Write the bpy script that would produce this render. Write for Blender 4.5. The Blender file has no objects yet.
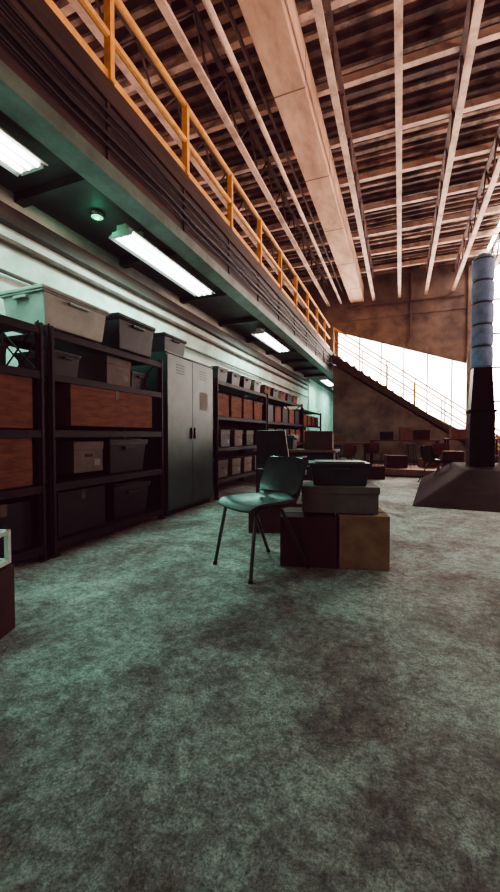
import bpy, bmesh, math, random
from mathutils import Vector, Matrix
random.seed(7)
S = bpy.context.scene

# ---------------------------------------------------------------- materials
def mat(name, c1, c2=None, scale=6.0, rough=0.6, metal=0.0, bump=0.0, lo=0.35, hi=0.65, detail=6, stretch=(1,1,1), spec=0.5):
    m = bpy.data.materials.new(name); m.use_nodes = True
    nt = m.node_tree; b = nt.nodes['Principled BSDF']
    b.inputs['Roughness'].default_value = rough
    b.inputs['Metallic'].default_value = metal
    b.inputs['Specular IOR Level'].default_value = spec
    if c2 is None: c2 = tuple(x*0.6 for x in c1)
    tc = nt.nodes.new('ShaderNodeTexCoord'); mp = nt.nodes.new('ShaderNodeMapping')
    mp.inputs['Scale'].default_value = stretch
    nz = nt.nodes.new('ShaderNodeTexNoise'); nz.inputs['Scale'].default_value = scale
    nz.inputs['Detail'].default_value = detail; nz.inputs['Roughness'].default_value = 0.65
    cr = nt.nodes.new('ShaderNodeValToRGB')
    cr.color_ramp.elements[0].position = lo; cr.color_ramp.elements[0].color = (*c2, 1)
    cr.color_ramp.elements[1].position = hi; cr.color_ramp.elements[1].color = (*c1, 1)
    L = nt.links.new
    L(tc.outputs['Object'], mp.inputs['Vector']); L(mp.outputs['Vector'], nz.inputs['Vector'])
    L(nz.outputs['Fac'], cr.inputs['Fac']); L(cr.outputs['Color'], b.inputs['Base Color'])
    if bump:
        bp = nt.nodes.new('ShaderNodeBump'); bp.inputs['Strength'].default_value = bump
        bp.inputs['Distance'].default_value = 0.02
        L(nz.outputs['Fac'], bp.inputs['Height']); L(bp.outputs['Normal'], b.inputs['Normal'])
    return m
def emis(name, col, st):
    m = bpy.data.materials.new(name); m.use_nodes = True
    b = m.node_tree.nodes['Principled BSDF']
    b.inputs['Base Color'].default_value = (*col, 1)
    b.inputs['Emission Color'].default_value = (*col, 1)
    b.inputs['Emission Strength'].default_value = st
    return m

def floor_mat():
    m = bpy.data.materials.new('worn_concrete_floor'); m.use_nodes = True
    nt = m.node_tree; b = nt.nodes['Principled BSDF']; L = nt.links.new
    tc = nt.nodes.new('ShaderNodeTexCoord')
    def noise(sc, det, ro, dist=0.0, off=(0,0,0)):
        mp = nt.nodes.new('ShaderNodeMapping'); mp.inputs['Location'].default_value = off
        L(tc.outputs['Object'], mp.inputs['Vector'])
        n = nt.nodes.new('ShaderNodeTexNoise'); n.inputs['Scale'].default_value = sc
        n.inputs['Detail'].default_value = det; n.inputs['Roughness'].default_value = ro
        n.inputs['Distortion'].default_value = dist
        L(mp.outputs['Vector'], n.inputs['Vector']); return n
    def ramp(src, p0, c0, p1, c1):
        r = nt.nodes.new('ShaderNodeValToRGB')
        r.color_ramp.elements[0].position = p0; r.color_ramp.elements[0].color = (*c0, 1)
        r.color_ramp.elements[1].position = p1; r.color_ramp.elements[1].color = (*c1, 1)
        L(src, r.inputs['Fac']); return r
    n0 = noise(0.45, 4, 0.6, 0.4, (3.1, 1.7, 0)); n1 = noise(1.5, 6, 0.7, 0.5, (5, 2, 0))
    n2 = noise(26, 10, 0.85, 0.3); n3 = noise(110, 6, 0.9); n4 = noise(5.5, 8, .8, .4)
    r0 = ramp(n0.outputs['Fac'], 0.42, (0.84, 0.74, 0.73), 0.56, (1.05, 1.05, 1.05))
    r1 = ramp(n1.outputs['Fac'], 0.38, (0.22, 0.175, 0.165), 0.58, (0.43, 0.49, 0.47))
    r2 = ramp(n2.outputs['Fac'], 0.38, (0.32, 0.30, 0.30), 0.60, (1.35, 1.35, 1.35))
    r3 = ramp(n3.outputs['Fac'], 0.38, (0.30, 0.30, 0.30), 0.62, (1.6, 1.6, 1.6))
    r4 = ramp(n4.outputs['Fac'], 0.38, (0.58, 0.52, 0.51), 0.58, (1.15, 1.15, 1.15))
    def mul(a, c):
        x = nt.nodes.new('ShaderNodeMixRGB'); x.blend_type = 'MULTIPLY'; x.inputs[0].default_value = 1
        L(a.outputs[0], x.inputs[1]); L(c.outputs[0], x.inputs[2]); return x
    c = mul(mul(mul(mul(r1, r2), r3), r4), r0)
    L(c.outputs[0], b.inputs['Base Color'])
    rr = ramp(n1.outputs['Fac'], 0.35, (0.75,)*3, 0.65, (0.55,)*3)
    L(rr.outputs[0], b.inputs['Roughness'])
    b.inputs['Specular IOR Level'].default_value = .35
    bp = nt.nodes.new('ShaderNodeBump'); bp.inputs['Strength'].default_value = 0.9; bp.inputs['Distance'].default_value = 0.03
    L(n2.outputs['Fac'], bp.inputs['Height']); L(bp.outputs['Normal'], b.inputs['Normal'])
    return m

M_floor = floor_mat()
M_wallL = mat('painted_block_wall', (0.66, 0.68, 0.65), (0.42, 0.42, 0.39), 2.2, 0.8, bump=0.2)
M_conc  = mat('stained_concrete', (0.27, 0.195, 0.165), (0.10, 0.07, 0.062), 1.4, 0.85, bump=0.3, detail=10)
M_beam  = mat('beam_concrete', (0.86, 0.58, 0.44), (0.46, 0.28, 0.20), 2.2, 0.8, bump=0.3, stretch=(1, .4, 1), detail=10)
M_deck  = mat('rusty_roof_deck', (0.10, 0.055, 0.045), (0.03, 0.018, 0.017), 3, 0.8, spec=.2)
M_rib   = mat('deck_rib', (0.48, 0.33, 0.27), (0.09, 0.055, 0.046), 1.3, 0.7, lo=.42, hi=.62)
M_joist = mat('joist_steel', (0.82, 0.60, 0.50), (0.32, 0.21, 0.17), 2.5, 0.6, lo=.3, hi=.55, detail=9)
M_web   = mat('joist_web_steel', (0.15, 0.09, 0.08), (0.06, 0.037, 0.033), 5, 0.6, spec=.3)
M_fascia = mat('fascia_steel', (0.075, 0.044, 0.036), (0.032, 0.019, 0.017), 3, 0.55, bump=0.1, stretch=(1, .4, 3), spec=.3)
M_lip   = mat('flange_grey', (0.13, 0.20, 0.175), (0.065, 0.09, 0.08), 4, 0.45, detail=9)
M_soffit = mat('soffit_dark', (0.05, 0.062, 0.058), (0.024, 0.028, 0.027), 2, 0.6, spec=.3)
M_yellow = mat('safety_yellow_paint', (1.0, 0.54, 0.16), (0.74, 0.34, 0.09), 8, 0.45)
M_rack  = mat('rack_dark_steel', (0.022, 0.013, 0.014), (0.012, 0.007, 0.008), 9, 0.6, spec=.15)
M_black = mat('black_plastic', (0.018, 0.014, 0.016), (0.009, 0.007, 0.008), 9, 0.5, spec=.2)
M_cab   = mat('teal_cabinet_paint', (0.034, 0.078, 0.074), (0.020, 0.042, 0.040), 3, 0.45, spec=.3)
M_tan   = mat('brown_cardboard', (0.22, 0.085, 0.048), (0.12, 0.042, 0.026), 5, 0.8, stretch=(1,1,5), spec=.15, detail=9)
M_card  = mat('light_cardboard', (0.34, 0.16, 0.10), (0.21, 0.09, 0.06), 7, 0.8, spec=.15)
M_white = mat('white_box_board', (0.27, 0.28, 0.25), (0.19, 0.195, 0.18), 5, 0.6)
M_greyb = mat('grey_box_board', (0.15, 0.108, 0.10), (0.095, 0.068, 0.064), 5, 0.7, spec=.2)
M_dgreen = mat('dark_green_plastic', (0.018, 0.038, 0.033), (0.010, 0.02, 0.018), 5, 0.4, spec=.3)
M_maroon = mat('maroon_board', (0.07, 0.018, 0.015), (0.038, 0.010, 0.009), 6, 0.7, spec=.2)
M_plat = mat('red_brown_platform', (0.26, 0.075, 0.055), (0.15, 0.042, 0.033), 6, 0.6)
M_chair = mat('chair_plastic', (0.018, 0.024, 0.023), (0.010, 0.013, 0.012), 12, 0.34, spec=.35)
M_chrome = mat('chair_tube_steel', (0.05, 0.04, 0.04), (0.03, 0.024, 0.024), 14, 0.35, 0.4)
M_tube  = emis('fluorescent_tube', (0.92, 1.0, 0.96), 9)
M_fix   = mat('fixture_white_enamel', (0.5, 0.52, 0.5), (0.4, 0.42, 0.4), 5, 0.4)
M_dayglow   = emis('frosted_daylight_glass', (1.0, 0.91, 0.82), 15)  # end window glass, also the added glow panels at stair and roof
M_sideglow  = emis('frosted_side_glass', (1.0, 0.76, 0.64), 0.3)  # emission for the added, unseen side windows
M_blue  = mat('pale_blue_fabric', (0.32, 0.50, 0.85), (0.18, 0.30, 0.55), 6, 0.7)
M_band  = mat('dark_band', (0.05, 0.07, 0.09), (0.03, 0.04, 0.05), 6, 0.6)
M_dark  = mat('dark_tarp', (0.034, 0.012, 0.012), (0.014, 0.006, 0.006), 5, 0.9, bump=0.3, spec=.1)
M_label = mat('paper_label', (0.20, 0.19, 0.17), (0.15, 0.14, 0.13), 8, 0.8)
M_frame = mat('window_frame_paint', (0.5, 0.42, 0.36), (0.35, 0.3, 0.26), 8, 0.7)
M_steps = mat('stair_steel', (0.09, 0.052, 0.042), (0.045, 0.027, 0.023), 6, 0.6, spec=.3)
M_greenglow = emis('green_indicator', (0.1, 1.0, 0.5), 3)  # emission for the added green glow
M_wood = mat('bench_wood', (0.15, 0.045, 0.032), (0.07, 0.022, 0.016), 6, 0.6, stretch=(5, 1, 1), spec=.25)
M_redch = mat('red_chair_plastic', (0.15, 0.032, 0.024), (0.09, 0.018, 0.014), 6, 0.5, spec=.3)

# ---------------------------------------------------------------- mesh builder
class MB:
    def __init__(s): s.bm = bmesh.new(); s.mats = []
    def mi(s, m):
        if m not in s.mats: s.mats.append(m)
        return s.mats.index(m)
    def face(s, vs, m):
        try: f = s.bm.faces.new(vs)
        except ValueError: return
        f.material_index = s.mi(m)
    def hexa(s, pts, m):
        v = [s.bm.verts.new(p) for p in pts]
        for q in ((3,2,1,0),(4,5,6,7),(0,1,5,4),(1,2,6,5),(2,3,7,6),(3,0,4,7)):
            s.face([v[i] for i in q], m)
    def box(s, x0, x1, y0, y1, z0, z1, m):
        s.hexa([(x0,y0,z0),(x1,y0,z0),(x1,y1,z0),(x0,y1,z0),(x0,y0,z1),(x1,y0,z1),(x1,y1,z1),(x0,y1,z1)], m)
    def cb(s, c, d, m, rz=0.0):
        R = Matrix.Rotation(rz, 3, 'Z'); c = Vector(c); pts = []
        for z in (-1, 1):
            for x, y in ((-1,-1),(1,-1),(1,1),(-1,1)):
                pts.append(c + R @ Vector((x*d[0]/2, y*d[1]/2, z*d[2]/2)))
        s.hexa(pts, m)
    def frus(s, c, d0, d1, z0, z1, m):
        pts = []
        for d, z in ((d0, z0), (d1, z1)):
            for x, y in ((-1,-1),(1,-1),(1,1),(-1,1)):
                pts.append((c[0]+x*d[0]/2, c[1]+y*d[1]/2, z))
        s.hexa(pts, m)
    def tube(s, pts, r, m, n=8, closed=False):
        pts = [Vector(p) for p in pts]; rings = []
        for i, p in enumerate(pts):
            a = pts[i-1] if i > 0 else p; b = pts[i+1] if i < len(pts)-1 else p
            t = (b-a).normalized()
            up = Vector((0,0,1)) if abs(t.z) < 0.9 else Vector((0,1,0))
            u = t.cross(up).normalized(); w = t.cross(u).normalized()
            rr = r[i] if isinstance(r, (list, tuple)) else r
            rings.append([s.bm.verts.new(p + u*rr*math.cos(2*math.pi*k/n) + w*rr*math.sin(2*math.pi*k/n)) for k in range(n)])
        for i in range(len(rings)-1):
            A, B = rings[i], rings[i+1]
            off = min(range(n), key=lambda o: sum((A[k].co-B[(k+o)%n].co).length for k in range(n)))
            B = B[off:]+B[:off]; rings[i+1] = B
            for k in range(n): s.face([A[k], A[(k+1)%n], B[(k+1)%n], B[k]], m)
        s.face(rings[0][::-1], m); s.face(rings[-1], m)
    def grid(s, fn, nu, nv, th, m):
        P = [[Vector(fn(i/nu, j/nv)) for j in range(nv+1)] for i in range(nu+1)]
        def nrm(i, j):
            a = P[min(i+1,nu)][j]-P[max(i-1,0)][j]; b = P[i][min(j+1,nv)]-P[i][max(j-1,0)]
            return a.cross(b).normalized()
        T = [[s.bm.verts.new(P[i][j]+nrm(i,j)*th/2) for j in range(nv+1)] for i in range(nu+1)]
        B = [[s.bm.verts.new(P[i][j]-nrm(i,j)*th/2) for j in range(nv+1)] for i in range(nu+1)]
        for i in range(nu):
            for j in range(nv):
                s.face([T[i][j],T[i+1][j],T[i+1][j+1],T[i][j+1]], m)
                s.face([B[i][j],B[i][j+1],B[i+1][j+1],B[i+1][j]], m)
        for i in range(nu):
            s.face([T[i][0],B[i][0],B[i+1][0],T[i+1][0]], m); s.face([T[i][nv],T[i+1][nv],B[i+1][nv],B[i][nv]], m)
        for j in range(nv):
            s.face([T[0][j],T[0][j+1],B[0][j+1],B[0][j]], m); s.face([T[nu][j],B[nu][j],B[nu][j+1],T[nu][j+1]], m)
    def done(s, name, loc=(0,0,0), rz=0.0, bevel=0.0, smooth=False):
        bmesh.ops.recalc_face_normals(s.bm, faces=s.bm.faces)
        me = bpy.data.meshes.new(name); s.bm.to_mesh(me); s.bm.free()
        for m in s.mats: me.materials.append(m)
        o = bpy.data.objects.new(name, me); S.collection.objects.link(o)
        o.location = loc; o.rotation_euler = (0, 0, rz)
        if smooth:
            for p in me.polygons: p.use_smooth = True
            md = o.modifiers.new('es', 'EDGE_SPLIT'); md.split_angle = math.radians(40)
        if bevel:
            md = o.modifiers.new('bv', 'BEVEL'); md.width = bevel; md.segments = 2; md.limit_method = 'ANGLE'
        return o
def dup(o, loc, rz=0.0):
    n = bpy.data.objects.new(o.name.split('.')[0], o.data); S.collection.objects.link(n)
    n.location = loc; n.rotation_euler = (0,0,rz)
    return n

# ---------------------------------------------------------------- shell
XR, XL, YB, YN, ZR = 8.0, -8.0, 15.0, -4.0, 6.95
YC = 21.0           # end of the passage below the mezzanine
XW = -3.45          # wall behind the racks
XM = -2.3           # mezzanine edge
b = MB(); b.box(XW-0.2, XR, YN, YB, -0.15, 0, M_floor); b.box(XW-.2, XM+.2, YB, YC, -.15, 0, M_floor); b.done('floor')
b = MB(); b.box(XW-0.2, XW, YN, YC, 0, 3.3, M_wallL)
b.done('wall_left')
b = MB(); b.box(XM+.0, XM+.2, YB+.2, YC, 0, 3.3, M_wallL); b.done('wall_passage')
b = MB(); b.box(XW, XM+.2, YC, YC+.2, 0, 3.3, M_wallL); b.done('wall_passage_end')
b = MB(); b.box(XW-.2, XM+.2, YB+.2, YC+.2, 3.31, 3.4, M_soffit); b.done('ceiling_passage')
b = MB()
b.box(XL-0.2, XL, YN, YB, 3.85, 4.6, M_conc); b.box(XL-0.2, XL, YN, YB, 6.5, ZR, M_conc)
for i in range(6): b.box(XL-.2, XL, -4+i*3.66, -3.3+i*3.66, 4.6, 6.5, M_conc)
b.done('wall_left_upper')
for i in range(5):  # unseen glowing windows, added to brighten the roof from the left
    b = MB(); y0 = -3.3+i*3.66; y1 = y0+2.96
    b.box(XL-.1, XL-.08, y0, y1, 4.6, 6.5, M_sideglow)
    for k in range(1, 4): b.box(XL-.08, XL-.03, y0+k*0.74-0.03, y0+k*0.74+0.03, 4.6, 6.5, M_steps)
    b.done('window_%d' % (i+8))
b = MB(); b.box(XL, XR, YN-0.2, YN, 0, ZR, M_conc); b.done('wall_behind')
b = MB()
b.box(XR, XR+0.2, YN, YB, 0, 2.0, M_conc); b.box(XR, XR+0.2, YN, YB, 5.4, ZR, M_conc)
for i in range(6): b.box(XR, XR+0.2, -4+i*3.66, -3.3+i*3.66, 2.0, 5.4, M_conc)
b.done('wall_right')
for i in range(5):  # unseen glowing windows, added to light the roof from the right
    b = MB(); y0 = -3.3+i*3.66; y1 = y0+2.96
    b.box(XR+0.08, XR+0.1, y0, y1, 2.0, 5.4, M_sideglow)
    for k in range(1, 4): b.box(XR+0.03, XR+0.08, y0+k*0.74-0.03, y0+k*0.74+0.03, 2.0, 5.4, M_steps)
    for k in range(1, 4): b.box(XR+0.03, XR+0.08, y0, y1, 2.0+k*0.85-0.03, 2.0+k*0.85+0.03, M_steps)
    b.done('window_%d' % (i+3))

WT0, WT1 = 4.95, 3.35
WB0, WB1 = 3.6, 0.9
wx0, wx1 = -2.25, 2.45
b = MB()
b.box(XL, XW, YB, YB+0.2, 0, ZR, M_conc); b.box(XW, wx0, YB, YB+.2, 3.3, ZR, M_conc)
def slab(b, x0, x1, za0, za1, zb0, zb1, y0, y1, m):
    b.hexa([(x0,y0,za0),(x1,y0,zb0),(x1,y1,zb0),(x0,y1,za0),(x0,y0,za1),(x1,y0,zb1),(x1,y1,zb1),(x0,y1,za1)], m)
slab(b, wx0, wx1, WT0, ZR, WT1, ZR, YB, YB+0.2, M_conc)
slab(b, wx0, wx1, 0, WB0, 0, WB1, YB, YB+0.2, M_conc)
b.box(wx1, 2.6, YB, YB+0.2, 0, ZR, M_conc)
b.box(2.6, 5.2, YB, YB+0.2, 0, 1.0, M_conc); b.box(2.6, 5.2, YB, YB+0.2, 6.7, ZR, M_conc)
b.box(5.2, XR, YB, YB+0.2, 0, ZR, M_conc)
b.done('wall_back')
b = MB(); slab(b, wx0, wx1, WB0, WT0, WB1, WT1, YB+0.08, YB+0.1, M_dayglow)  # glowing panel shaped as the bright patch of sunlight above the stair
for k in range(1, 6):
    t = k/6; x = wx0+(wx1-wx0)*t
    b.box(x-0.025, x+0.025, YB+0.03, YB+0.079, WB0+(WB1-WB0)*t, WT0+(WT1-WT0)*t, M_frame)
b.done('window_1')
b = MB(); b.box(2.6, 5.2, YB+0.08, YB+0.1, 1.0, 6.7, M_dayglow)
for k in range(1, 4): b.box(2.6+k*0.65-0.03, 2.6+k*0.65+0.03, YB+0.02, YB+0.079, 1.0, 6.7, M_frame)
for k in range(1, 5): b.box(2.6, 5.2, YB+0.02, YB+0.079, 1.0+k*1.14-0.03, 1.0+k*1.14+0.03, M_frame)
b.done('window_2')
b = MB(); b.box(2.1, 2.35, YB-0.12, YB, 0, ZR-0.2, M_conc); b.done('trim_1', bevel=0.01)
b = MB(); b.box(XM, 2.1, YB-0.04, YB, 5.35, 5.5, M_conc); b.done('trim_2')
b = MB(); b.tube([(0.3, YB-0.06, 4.4), (0.3, YB-0.06, 6.8)], 0.04, M_web); b.tube([(-1.9, YB-0.08, 5.8), (2.0, YB-0.08, 5.8)], 0.035, M_web)
b.done('wall_conduit')

# roof deck with transverse ribs
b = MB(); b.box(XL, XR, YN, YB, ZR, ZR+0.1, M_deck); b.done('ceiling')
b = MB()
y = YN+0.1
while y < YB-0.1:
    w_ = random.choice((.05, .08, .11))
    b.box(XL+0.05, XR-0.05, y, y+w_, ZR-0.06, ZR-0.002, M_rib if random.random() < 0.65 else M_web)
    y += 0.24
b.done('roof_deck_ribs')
b = MB(); b.box(2.5, 3.7, 10.9, 14.6, ZR-.075, ZR-.062, M_dayglow)  # glowing panel added under the roof for the bright sun haze
for k in range(5): b.box(2.45, 3.75, 10.9+k*.92-.03, 10.9+k*.92+.03, ZR-.1, ZR-.076, M_frame)
b.done('skylight')
b = MB()
y = YN+0.5
while y < YB-0.3:
    b.box(XL+0.05, XR-0.05, y-0.03, y+0.03, ZR-0.24, ZR-0.11, M_joist)
    b.box(XL+0.05, XR-0.05, y-0.05, y+0.05, ZR-0.255, ZR-0.24, M_joist)
    y += 1.25
b.done('roof_purlins')
def joist(X, zb=5.98, zt=6.68):
    b = MB()
    b.box(X-0.05, X+0.05, YN+0.05, YB-0.05, zb, zb+0.05, M_joist)
    b.box(X-0.04, X+0.04, YN+0.05, YB-0.05, zt-0.04, zt, M_web)
    y = YN+0.1; up = True
    while y < YB-0.6:
        z0, z1 = (zb+0.04, zt-0.03) if up else (zt-0.03, zb+0.04)
        b.tube([(X, y, z0), (X, y+0.5, z1)], 0.02, M_web, n=5); y += 0.5; up = not up
    b.done('roof_joist')
for X in (-6.4, -5.5, -4.6, -3.55, -2.62, -0.95, -0.07, 0.80, 1.66, 2.55, 3.45, 4.35, 5.3, 6.3, 7.2): joist(X)
b = MB(); b.box(-1.80, -1.32, YN, YB, 6.0, 6.6, M_beam)
for k in range(9): b.box(-1.805, -1.315, -2.5+k*2.0, -2.47+k*2.0, 5.994, 6.56, M_conc)
b.done('roof_beam', bevel=0.02)
b = MB(); b.tube([(-2.15, YN+.05, 6.05), (-2.15, YB-.05, 6.05)], 0.045, M_joist)
b.tube([(-2.05, YN+.05, 6.3), (-2.05, YB-.05, 6.3)], 0.03, M_web); b.done('sprinkler_pipe')

# ---------------------------------------------------------------- mezzanine
b = MB()
b.box(XL+.01, XM-.101, YN+.01, YB-.01, 3.75, 3.85, M_conc)
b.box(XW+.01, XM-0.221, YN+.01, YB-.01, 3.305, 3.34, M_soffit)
b.done('mezzanine_deck')
b = MB()
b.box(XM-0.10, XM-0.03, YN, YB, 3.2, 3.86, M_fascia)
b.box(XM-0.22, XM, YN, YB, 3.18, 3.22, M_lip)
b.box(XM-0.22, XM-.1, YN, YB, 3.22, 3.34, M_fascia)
b.box(XM-0.03, XM, YN, YB, 3.22, 3.30, M_lip)
b.box(XM-0.03, XM, YN, YB, 3.80, 3.98, M_fascia)
y = -3.5
while y < YB: b.box(XM-0.03, XM-0.012, y, y+0.03, 3.3, 3.8, M_fascia); y += 1.22
for z, r in ((3.42, 0.014), (3.5, 0.02), (3.6, 0.012), (3.68, 0.016)):
    pts = [(XM+0.012+0.006*math.sin(k*1.7), YN+0.2+k*0.6, z+0.012*math.sin(k*2.3+z*9)) for k in range(31)]
    b.tube(pts, r, M_black, n=6)
b.done('mezzanine_edge_beam')
b = MB()
for k in range(13):
    y = YN+0.8+k*1.22*1.2
    if y < YB: b.box(XW+.001, XM-0.221, y-0.05, y+0.05, 3.22, 3.3, M_soffit)
b.done('mezzanine_joists')
b = MB()
xr = XM-0.02
for z in (4.76, 4.36): b.tube([(xr, YN+0.1, z), (xr, YB-1.6, z)], 0.033, M_yellow)
y = 2.64-1.23*5
while y < YB-1.5:
    b.box(xr-0.035, xr+0.035, y-0.025, y+0.025, 3.98, 4.77, M_yellow); y += 1.23
b.box(xr-0.01, xr+0.01, YN+0.1, YB-1.6, 3.98, 4.06, M_yellow)
b.done('mezzanine_railing')
b = MB()
b.box(XW+0.005, XW+0.10, YN+.1, YB-.1, 2.95, 3.1, M_fascia)
b.tube([(XW+0.05, YN+.1, 2.8), (XW+0.05, YB-.1, 2.8)], 0.03, M_web)
b.tube([(XW+0.05, YN+.1, 2.5), (XW+0.05, YB-.1, 2.5)], 0.02, M_web)
b.done('cable_tray')

# fluorescent fixtures
def fixture():
    b = MB()
    b.box(-.06, .06, -.93, .93, 0, .06, M_fix)
    for sx in (-1, 1):
        b.hexa([(sx*.06,-.93,.0),(sx*.17,-.93,-.05),(sx*.17,.93,-.05),(sx*.06,.93,.0),(sx*.06,-.93,.01),(sx*.17,-.93,-.04),(sx*.17,.93,-.04),(sx*.06,.93,.01)], M_fix)
    for x in (-.09, 0, .09): b.tube([(x, -.9, -.04), (x, .9, -.04)], .019, M_tube)
    for y in (-.915, .915): b.box(-.12, .12, y-.015, y+.015, -.055, 0, M_fix)
    for y in (-.6, .6): b.box(-.02, .02, y-.02, y+.02, .06, .139, M_fix)
    return b
FX = -2.76
fo = None
for y, e in ((-2.2, 34), (1.32, 56), (4.22, 52), (8.4, 50), (15.6, 40), (18.6, 40)):
    if fo is None: fo = fixture().done('fluorescent_light', (FX, y, 3.16))
    else: dup(fo, (FX, y, 3.16))
    ld = bpy.data.lights.new('fluorescent_lamp', 'AREA'); ld.shape = 'RECTANGLE'; ld.size = 0.3; ld.size_y = 1.8
    ld.energy = e; ld.color = (0.36, 1.0, 0.78)
    lo = bpy.data.objects.new('fluorescent_lamp', ld); S.collection.objects.link(lo); lo.location = (FX, y, 3.08)
b = MB(); b.tube([(0,0,0),(0,0,-.04)], .06, M_fix, n=14); b.tube([(0,0,-.04),(0,0,-.055)], .02, M_greenglow, n=8)  # disc with glowing tip, added to go with the green glow overhead
b.done('smoke_detector', (-2.95, 3.15, 3.30))
ld = bpy.data.lights.new('detector_led', 'POINT'); ld.energy = .8; ld.color = (.1, 1, .5); ld.shadow_soft_size = .03  # point light added to tint the soffit green
lo = bpy.data.objects.new('detector_led', ld); S.collection.objects.link(lo); lo.location = (-2.95, 3.15, 3.20)

# ---------------------------------------------------------------- containers
def p_bin(b, x, y, z, w, d, h, body, lid):
    b.frus((x, y), (w*.86, d*.86), (w*.95, d*.95), z, z+h*.84, body)
    b.cb((x, y, z+h*.82), (w, d, h*.05), body)
    b.cb((x, y, z+h*.90), (w*1.02, d*1.02, h*.10), lid)
    b.cb((x, y, z+h*.97), (w*.82, d*.82, h*.06), lid)
    for sy in (-1, 1): b.cb((x, y+sy*d*.5, z+h*.72), (w*.3, .03, h*.08), body)
    for sx in (-1, 1): b.cb((x+sx*w*.5, y, z+h*.72), (.03, d*.3, h*.08), body)
def p_bank(b, x, y, z, w, d, h, body, lid, rz=0):
    R = Matrix.Rotation(rz, 3, 'Z')
    def c(dx, dy, dz, s, m): 
        v = R @ Vector((dx, dy, 0)); b.cb((x+v.x, y+v.y, z+dz), s, m, rz)
    c(0,0,h*.42,(w*.97,d*.97,h*.84),body); c(0,0,h*.87,(w,d,h*.26),lid)
    for sx in (-1,1): c(sx*w*.486,0,h*.55,(.006,d*.26,h*.1),M_black)
    for sx in (-1,1): c(sx*w*.486,d*.28,h*.3,(.005,d*.22,h*.22),M_label)
def p_carton(b, x, y, z, w, d, h, body, rz=0, label=False):
    R = Matrix.Rotation(rz, 3, 'Z')
    def c(dx, dy, dz, s, m):
        v = R @ Vector((dx, dy, 0)); b.cb((x+v.x, y+v.y, z+dz), s, m, rz)
    c(0,0,h*.495,(w,d,h*.985),body)
    c(0, d*.252,h*.992,(w*1.005,d*.496,h*.012),body); c(0,-d*.252,h*.992,(w*1.005,d*.496,h*.012),body)
    t = M_label if label else M_greyb
    c(0,0,h+.001,(w*1.01,.05,.004),t)
    for sx in (-1,1): c(sx*(w*.5+.002),0,h*.88,(.004,.05,h*.24),t)

# ---------------------------------------------------------------- racks
RF = -2.62; RD = 0.62
def rack(name, y0, y1, levels, top, fill):
    b = MB()
    xb = RF-RD
    for y in (y0+.03, y1-.03):
        for x in (RF-.025, xb+.025):
            b.box(x-.03, x+.03, y-.012, y+.012, 0, top, M_rack)
            b.box(x-.012, x+.012, y-.03, y+.03, 0, top, M_rack)
            b.box(x-.04, x+.04, y-.04, y+.04, 0, .012, M_rack)
        for k in range(3):
            z0 = .2+k*.6
            b.tube([(RF-.03, y, z0), (xb+.03, y, z0+.5)], .008, M_rack, n=5)
            b.tube([(RF-.03, y, z0+.5), (xb+.03, y, z0)], .008, M_rack, n=5)
    for z in levels:
        b.box(xb, RF, y0+.04, y1-.04, z-.012, z, M_rack)
        b.box(RF-.02, RF, y0+.04, y1-.04, z-.06, z-.012, M_rack)
        b.box(xb, xb+.02, y0+.04, y1-.04, z-.06, z-.012, M_rack)
    b.box(xb-.006, xb, y0+.04, y1-.04, .1, top-.38, M_rack)
    fill(b)
    return b.done(name, bevel=0.004)
xc = RF-RD/2
def fillA(b):
    p_carton(b, xc, 1.15, .61, .52, .5, .41, M_tan); p_carton(b, xc+.03, 1.8, .61, .52, .62, .41, M_tan)
    p_carton(b, xc, 1.2, 1.05, .52, .5, .40, M_tan); p_carton(b, xc+.03, 1.82, 1.05, .52, .60, .41, M_tan)
    p_bin(b, xc, 1.3, .13, .5, .6, .36, M_black, M_black); p_carton(b, xc, 1.9, .13, .5, .45, .36, M_black)
    p_bin(b, xc, 1.2, 1.51, .4, .4, .24, M_greyb, M_black); p_bin(b, xc+.05, 1.85, 1.51, .3, .3, .18, M_black, M_black)
rack('storage_rack', .8, 2.22, (.12, .6, 1.04, 1.5, 1.85), 1.88, fillA)
def fillB(b):
    p_carton(b, xc+.03, 3.05, 1.08, .54, 1.15, .36, M_tan)
    p_bin(b, xc, 2.52, 1.51, .45, .3, .22, M_black, M_black)
    p_bank(b, xc+.04, 3.15, 1.51, .42, .36, .27, M_greyb, M_greyb)
    p_bin(b, xc, 3.55, 1.51, .4, .28, .2, M_black, M_black)
    p_bank(b, xc+.05, 2.72, .66, .42, .36, .28, M_greyb, M_greyb)
    p_bin(b, xc, 3.3, .61, .5, .6, .36, M_black, M_black)
    p_carton(b, xc, 2.65, .13, .5, .55, .38, M_black); p_bin(b, xc, 3.35, .13, .5, .6, .36, M_black, M_black)
rack('storage_rack', 2.26, 3.84, (.12, .6, 1.04, 1.5, 1.85), 1.88, fillB)
def fillC(b):
    for yy in (5.6, 6.15, 6.7, 7.25):
        p_bank(b, xc+.04, yy, .31, .42, .38, .28, random.choice((M_greyb, M_tan)), M_greyb)
        p_bank(b, xc+.04, yy+.1, .81, .42, .36, .28, random.choice((M_greyb, M_black, M_tan)), M_greyb)
        p_carton(b, xc, yy, 1.31, .5, .45, .36, random.choice((M_tan, M_black, M_tan)))
        p_bin(b, xc, yy+.1, 1.86, .42, .38, .26, random.choice((M_black, M_white, M_greyb)), M_black)
rack('storage_rack', 5.25, 7.6, (.3, .8, 1.3, 1.85), 1.88, fillC)
def fillD(b):
    for yy in (8.0, 8.6, 9.2, 9.8, 10.4):
        p_bank(b, xc+.04, yy, .31, .42, .38, .28, random.choice((M_greyb, M_tan)), M_greyb)
        p_carton(b, xc, yy+.1, .81, .5, .45, .34, random.choice((M_tan, M_black, M_tan)))
        p_carton(b, xc, yy, 1.31, .5, .45, .36, random.choice((M_tan, M_black, M_greyb)))
        p_bin(b, xc, yy, 1.86, .42, .42, .24, random.choice((M_black, M_tan, M_greyb)), M_black)
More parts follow.
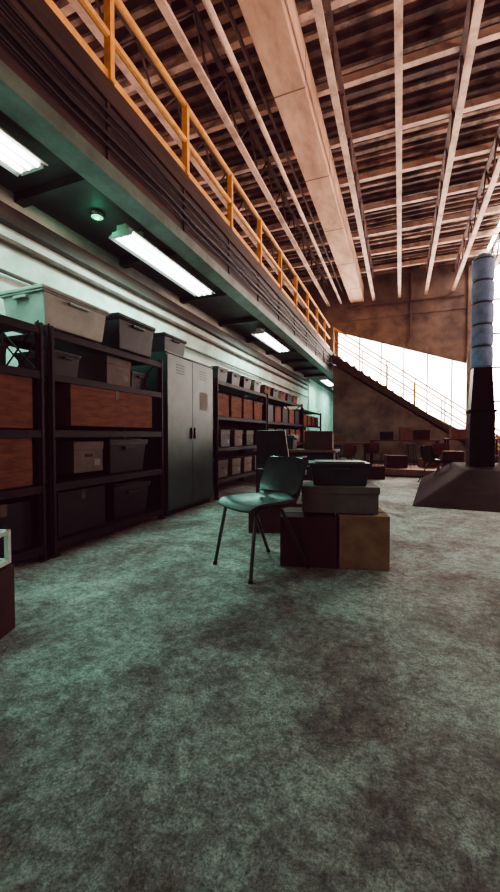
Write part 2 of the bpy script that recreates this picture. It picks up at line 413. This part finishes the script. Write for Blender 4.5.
rack('storage_rack', 7.65, 10.8, (.3, .8, 1.3, 1.85), 1.88, fillD)
def fillE(b):
    for yy in (11.3, 11.9, 12.5, 13.1):
        p_carton(b, xc, yy, .31, .5, .45, .34, M_tan); p_carton(b, xc, yy+.1, .81, .5, .45, .34, random.choice((M_card, M_white)))
        p_carton(b, xc, yy, 1.31, .5, .45, .30, M_tan)
rack('storage_rack', 10.85, 13.6, (.3, .8, 1.3, 1.75), 1.78, fillE)
b = MB(); p_bin(b, 0, 0, 0, .5, .74, .33, M_white, M_white); b.done('storage_bin', (xc+.03, 2.6, 1.89), bevel=.012)
b = MB(); p_bin(b, 0, 0, 0, .5, .62, .37, M_black, M_black); b.done('storage_bin', (xc+.03, 3.42, 1.89), bevel=.012)
b = MB(); p_bin(b, 0, 0, 0, .46, .52, .26, M_black, M_black); b.done('storage_bin', (xc, 4.25, 2.02), bevel=.012)
b = MB()
b.box(-.31, .29, -.6, .6, .06, 2.0, M_cab); b.box(-.29, .27, -.58, .58, 0, .06, M_black)
for sy in (-1, 1):
    b.box(.29, .31, *(sorted((sy*.005, sy*.595))), .08, 1.98, M_cab)
    for k in range(4): b.box(.31, .313, *(sorted((sy*.2, sy*.4))), 1.78+k*.035, 1.79+k*.035, M_black)
b.box(.31, .335, .03, .05, .95, 1.1, M_chrome); b.box(.31, .335, -.05, -.03, .95, 1.1, M_chrome)
b.box(.31, .314, .2, .42, 1.35, 1.6, M_label)
b.box(-.31, .31, -.6, .6, 2.0, 2.015, M_cab)
b.done('metal_cabinet', (xc, 4.52, 0), bevel=.006)

# ---------------------------------------------------------------- chairs (front is local -Y)
def chair(name, loc, rz, mplastic=M_chair, sc=1.0):
    b = MB()
    def seat(u, v):
        x = (u-.5)*.46*(1-.10*v); y = -.22+v*.44
        e = abs(u-.5)*2
        z = .475 + .018*e**2.5 - .035*max(0, 1-v*5)**2 - .012*math.sin(math.pi*v)*(1-e*e) + .05*max(0, (v-.88)/.12)**2
        x *= 1-.12*max(0, (v-.9)/.1)-.10*max(0, 1-v*8)
        return (x, y, z)
    b.grid(seat, 14, 14, .014, mplastic)
    def back(u, v):
        e = abs(u-.5)*2
        w = .46*(1-.08*abs(v-.35)**1.0)
        if v > .8: w *= 1-.16*((v-.8)/.2)**2
        if v < .15: w *= 1-.16*((.15-v)/.15)**2
        x = (u-.5)*w
        z = .525+v*.26; y = .215+v*.085 - .05*e**2 + .012*math.sin(math.pi*v)
        return (x, y, z)
    b.grid(back, 14, 12, .014, mplastic)
    r = .0125
    for s_ in (-1, 1):
        b.tube([(s_*.225, -.235, 0), (s_*.185, -.165, .43), (s_*.175, -.13, .455), (s_*.17, .10, .455), (s_*.17, .19, .47), (s_*.165, .235, .53), (s_*.16, .268, .66), (s_*.15, .30, .75)], r, M_chrome, n=10)
        b.tube([(s_*.23, .27, 0), (s_*.175, .07, .43), (s_*.16, .04, .452)], r, M_chrome, n=10)
        b.tube([(s_*.225, -.235, 0), (s_*.2235, -.232, .02)], .016, M_black, n=10)
        b.tube([(s_*.23, .27, 0), (s_*.228, .266, .02)], .016, M_black, n=10)
    b.tube([(-.172, -.1, .45), (.172, -.1, .45)], .009, M_chrome); b.tube([(-.172, .06, .45), (.172, .06, .45)], .009, M_chrome)
    o = b.done(name, loc, rz, smooth=True); o.scale = (sc,)*3
    return o
chair('school_chair', (-.99, 2.69, 0), math.radians(-33), sc=1.05)
chair('school_chair', (.72, 8.75, 0), math.radians(120), M_black)
chair('school_chair', (-1.35, 8.6, 0), math.radians(20), M_black)
chair('school_chair', (-1.3, 10.0, 0), math.radians(200), M_redch)
chair('school_chair', (-.75, 12.0, 0), math.radians(170), M_redch)
chair('school_chair', (1.0, 11.75, 0), math.radians(185), M_redch)
chair('school_chair', (2.05, 11.3, 0), math.radians(150), M_redch)

b = MB()
for k in range(5):
    a = k*2*math.pi/5+.3
    b.tube([(0,0,.10), (.28*math.cos(a), .28*math.sin(a), .07)], [.025, .014], M_black)
    b.tube([(.28*math.cos(a)-.02, .28*math.sin(a), .03), (.28*math.cos(a)+.02, .28*math.sin(a), .03)], .03, M_black, n=12)
b.tube([(0,0,.08),(0,0,.46)], .028, M_chrome)
b.grid(lambda u, v: ((u-.5)*.50, -.25+v*.5, .49+.02*(abs(u-.5)*2)**2-.03*max(0,1-v*5)**2), 8, 8, .07, M_black)
b.grid(lambda u, v: ((u-.5)*(.50-.08*v), .25+v*.06-.05*(abs(u-.5)*2)**2, .62+v*.44), 8, 8, .05, M_black)
b.tube([(0,.1,.45),(0,.30,.48),(0,.31,.70)], .02, M_black)
for s_ in (-1,1): b.tube([(s_*.2,0,.46),(s_*.29,0,.50),(s_*.29,0,.68),(s_*.29,-.15,.70),(s_*.29,.14,.70)], .018, M_black)
b.done('office_chair', (-1.50, 4.98, 0), math.radians(165), smooth=True)

# ---------------------------------------------------------------- boxes next to the chair
rz = math.radians(14)
def bx(fn, name, loc, rz, bev=.006):
    b = MB(); fn(b); return b.done(name, loc, rz, bevel=bev)
bx(lambda b: p_carton(b, 0,0,0,.36,.36,.40,M_card), 'cardboard_box', (-.28, 3.08, 0), rz)
bx(lambda b: p_carton(b, 0,0,0,.42,.40,.38,M_maroon), 'cardboard_box', (-.685, 3.0, 0), rz)
bx(lambda b: p_bank(b, 0,0,0,.58,.38,.20,M_greyb,M_greyb), 'archive_box', (-.46, 3.08, .41), rz)
bx(lambda b: p_bin(b, 0,0,0,.46,.32,.18,M_dgreen,M_dgreen), 'storage_bin', (-.46, 3.10, .613), rz, .01)
bx(lambda b: p_carton(b, 0,0,0,.55,.38,.30,M_maroon), 'cardboard_box', (-1.24, 3.85, 0), math.radians(22))
b = MB()
p_carton(b, 0,0,0,.42,.42,.33,M_maroon)
b.done('cardboard_box', (-1.965, 1.09, 0), math.radians(22), bevel=.006)
b = MB()
for z in (.01, .16):
    for s_ in (-1,1):
        b.box(-.2,.2,s_*.19-.01,s_*.19+.01,z-.01,z+.012,M_fix); b.box(s_*.19-.01,s_*.19+.01,-.2,.2,z-.01,z+.012,M_fix)
for sx in (-1,1):
    for sy in (-1,1): b.box(sx*.19-.011,sx*.19+.011,sy*.19-.011,sy*.19+.011,0,.17,M_fix)
b.box(-.19,.19,-.19,.19,0,.006,M_fix)
b.done('white_crate', (-1.965, 1.09, .345), math.radians(22))

# ---------------------------------------------------------------- staircase along the back wall
b = MB()
sx0, sx1, zt = XM+.05, 3.1, 3.85
ya, yb = YB-1.35, YB-.25
n = 21
for y in (ya, yb):
    slab(b, sx0, sx1, zt-.30, zt+.02, -.0, .12, y-.03, y+.03, M_steps)
for k in range(n):
    x = sx0+(sx1-sx0)*(k+.5)/n; z = zt*(1-(k+.5)/n)
    x0_ = max(x-.14, sx0)
    b.box(x0_, x+.14, ya+.03, yb-.03, z-.02, z+.02, M_steps)
    b.box(x0_, x0_+.01, ya+.03, yb-.03, z, z+.17, M_steps)
slab(b, sx0+.02, sx1-.4, 0, zt-.34, 0, .02, ya+.05, ya+.12, M_conc)
for k in range(7):
    t = k/6; x = sx0+.03+(sx1-sx0-.03)*t; z = zt*(1-t)
    for y in (ya, yb): b.box(x-.02, x+.02, y-.02, y+.02, z, z+.95, M_yellow)
for y in (ya, yb):
    for h in (.93, .5): b.tube([(sx0+.03, y, zt+h), (sx1, y, h)], .026, M_yellow)
b.done('staircase')

# ---------------------------------------------------------------- tables, stools, platform at the back
def table(name, loc, L, W, H, rz=0, panel=False):
    b = MB()
    b.box(-L/2, L/2, -W/2, W/2, H-.04, H, M_wood)
    for sx in (-1,1):
        for sy in (-1,1): b.box(sx*(L/2-.06)-.025, sx*(L/2-.06)+.025, sy*(W/2-.06)-.025, sy*(W/2-.06)+.025, 0, H-.04, M_black)
        b.box(sx*(L/2-.06)-.015, sx*(L/2-.06)+.015, -W/2+.06, W/2-.06, .15, .19, M_black)
    b.box(-L/2+.06, L/2-.06, -.02, .02, .15, .19, M_black)
    if panel:
        b.box(-L/2+.04, L/2-.04, -W/2+.04, -W/2+.06, .12, H-.04, M_black)
        b.box(L/2-.45, L/2-.06, -W/2+.08, W/2-.08, .12, H-.05, M_black)
    b.done(name, loc, rz, bevel=.004)
table('desk', (-1.62, 6.3, 0), 1.35, .7, .76, .05, True)
bx(lambda b: p_carton(b, 0,0,0,.45,.35,.30,M_maroon), 'cardboard_box', (-1.25, 6.3, .762), .1)
bx(lambda b: p_bin(b, 0,0,0,.42,.32,.24,M_black,M_black), 'storage_bin', (-1.85, 6.3, .762), .0)
table('work_table', (-1.55, 11.6, 0), 1.3, .8, .78, .1)
table('work_table', (.1, 12.75, 0), 2.0, .8, .85)
table('work_table', (1.85, 12.4, 0), 1.3, .8, .9)
def stool(loc):
    b = MB(); b.tube([(0,0,.70),(0,0,.74)], .17, M_black, n=16)
    for k in range(4):
        a = k*math.pi/2+.5; b.tube([(.22*math.cos(a), .22*math.sin(a), 0), (.11*math.cos(a), .11*math.sin(a), .70)], .013, M_black)
    ring = [(.17*math.cos(t*math.pi/8), .17*math.sin(t*math.pi/8), .28) for t in range(17)]
    b.tube(ring, .009, M_black, n=6); b.done('bar_stool', loc, smooth=True)
stool((-1.9, 9.1, 0)); stool((-1.5, 12.5, 0)); stool((.3, 11.9, 0)); stool((-2.0, 10.2, 0))
b = MB(); b.box(-1.2, 1.2, -.7, .7, .04, .18, M_plat); b.box(-1.15,1.15,-.65,.65,0,.04,M_black)
for k in range(8): b.box(-1.2+k*.3+.1, -1.19+k*.3+.11, -.705, .705, .18, .185, M_maroon)
b.done('low_platform', (.45, 10.4, 0), 0, bevel=.005)
for loc, s_, m in (((-.4, 12.75, .852), (.4,.3,.25), M_black), ((.15, 12.75, .852), (.35,.3,.38), M_plat), ((.6, 12.7, .852), (.45,.3,.3), M_maroon), ((1.6, 12.4, .902), (.5,.35,.28), M_plat), ((-1.7, 11.6, .785), (.4,.3,.22), M_tan), ((2.15, 12.4, .902), (.35,.35,.4), M_maroon)):
    bx(lambda b: p_bank(b, 0,0,0,*s_,m,m), 'archive_box', loc, .1)
for loc, s_, m, r_ in (((-.1, 10.3, .187), (.5,.4,.3), M_maroon, .2), ((1.2, 10.5, .187), (.45,.4,.42), M_maroon, .0), ((.65, 10.6, .187), (.35,.3,.22), M_tan, .4), ((-.55, 9.1, 0), (.4,.35,.3), M_maroon, .3)):
    bx(lambda b: p_carton(b, 0,0,0,*s_,m), 'cardboard_box', loc, r_)
b = MB()
b.hexa([(.15,5.75,0),(3.4,5.6,0),(3.4,9.6,0),(.45,9.6,0),(1.05,7.2,.42),(3.2,7.0,.42),(3.2,9.4,.42),(1.05,9.2,.42)], M_dark)
for yy in (7.6, 8.9): b.box(1.9, 2.9, yy-.25, yy+.25, .42, 1.0, M_dark)
b.done('tarp_covered_platform', bevel=.03)
b = MB()
b.cb((0,0,.5), (.40,.40,1.0), M_black); b.cb((0,0,1.02), (.44,.44,.05), M_dark)
b.frus((0,0), (.38,.38), (.30,.30), 1.05, 1.82, M_black)
for k in range(3): b.cb((-.203, -.0, .3+k*.25), (.01, .3, .02), M_chrome)
z = 1.82
for k in range(5):
    h = .40
    b.tube([(0,0,z),(0,0,z+.03),(0,0,z+h*.5),(0,0,z+h-.04),(0,0,z+h-.02)], [.15,.18,.185,.18,.155], M_blue, n=20)
    b.tube([(0,0,z+h-.03),(0,0,z+h+.01)], .165, M_band, n=20)
    z += h
b.tube([(0,0,z),(0,0,z+.08)], [.18,.11], M_blue, n=20)
b.done('dust_collector', (1.40, 8.22, .422), smooth=True)

# ---------------------------------------------------------------- lamps
def area(name, loc, tgt, sx, sy, e, col, spread=180):
    ld = bpy.data.lights.new(name, 'AREA'); ld.shape = 'RECTANGLE'; ld.size = sx; ld.size_y = sy; ld.energy = e; ld.color = col
    ld.spread = math.radians(spread)
    o = bpy.data.objects.new(name, ld); S.collection.objects.link(o); o.location = loc
    o.rotation_euler = (Vector(tgt)-Vector(loc)).to_track_quat('-Z', 'Y').to_euler(); return o
area('side_window_daylight', (7.6, 4.5, 2.6), (1.5, 4.5, 6.9), 14, 1.2, 380, (1.0, .66, .50), 90)  # added fill aimed up at the roof from the unseen right side
area('clerestory_daylight', (-7.7, 5.5, 4.8), (-4.0, 5.5, 6.95), 14, .8, 140, (1.0, .66, .50), 110)  # unseen fill added to brighten the roof above the mezzanine
area('end_window_daylight', (3.9, 14.8, 3.6), (0, 5, 1.5), 2.3, 4.6, 70, (1.0, .62, .52))

w = bpy.data.worlds.new('world'); S.world = w; w.use_nodes = True
w.node_tree.nodes['Background'].inputs[0].default_value = (.55, .48, .5, 1)
w.node_tree.nodes['Background'].inputs[1].default_value = .3

# ---------------------------------------------------------------- camera
cd = bpy.data.cameras.new('camera'); cam = bpy.data.objects.new('camera', cd); S.collection.objects.link(cam)
cd.sensor_fit = 'VERTICAL'; cd.sensor_height = 36; cd.lens = 36*380/892
cd.clip_start = .05; cd.clip_end = 100
cam.location = (0, 0, 1.0)
cam.rotation_euler = (math.radians(90-1.65), 0, math.radians(21.54))
S.camera = cam
vs = S.view_settings
vs.view_transform = 'AgX'
vs.look = 'AgX - Medium High Contrast'
vs.exposure = 0.25
vs.use_curve_mapping = True
cm = vs.curve_mapping
for i, lift in ((0, .010), (1, .003), (2, .006)):
    cm.curves[i].points[0].location = (0, lift)
cm.update()
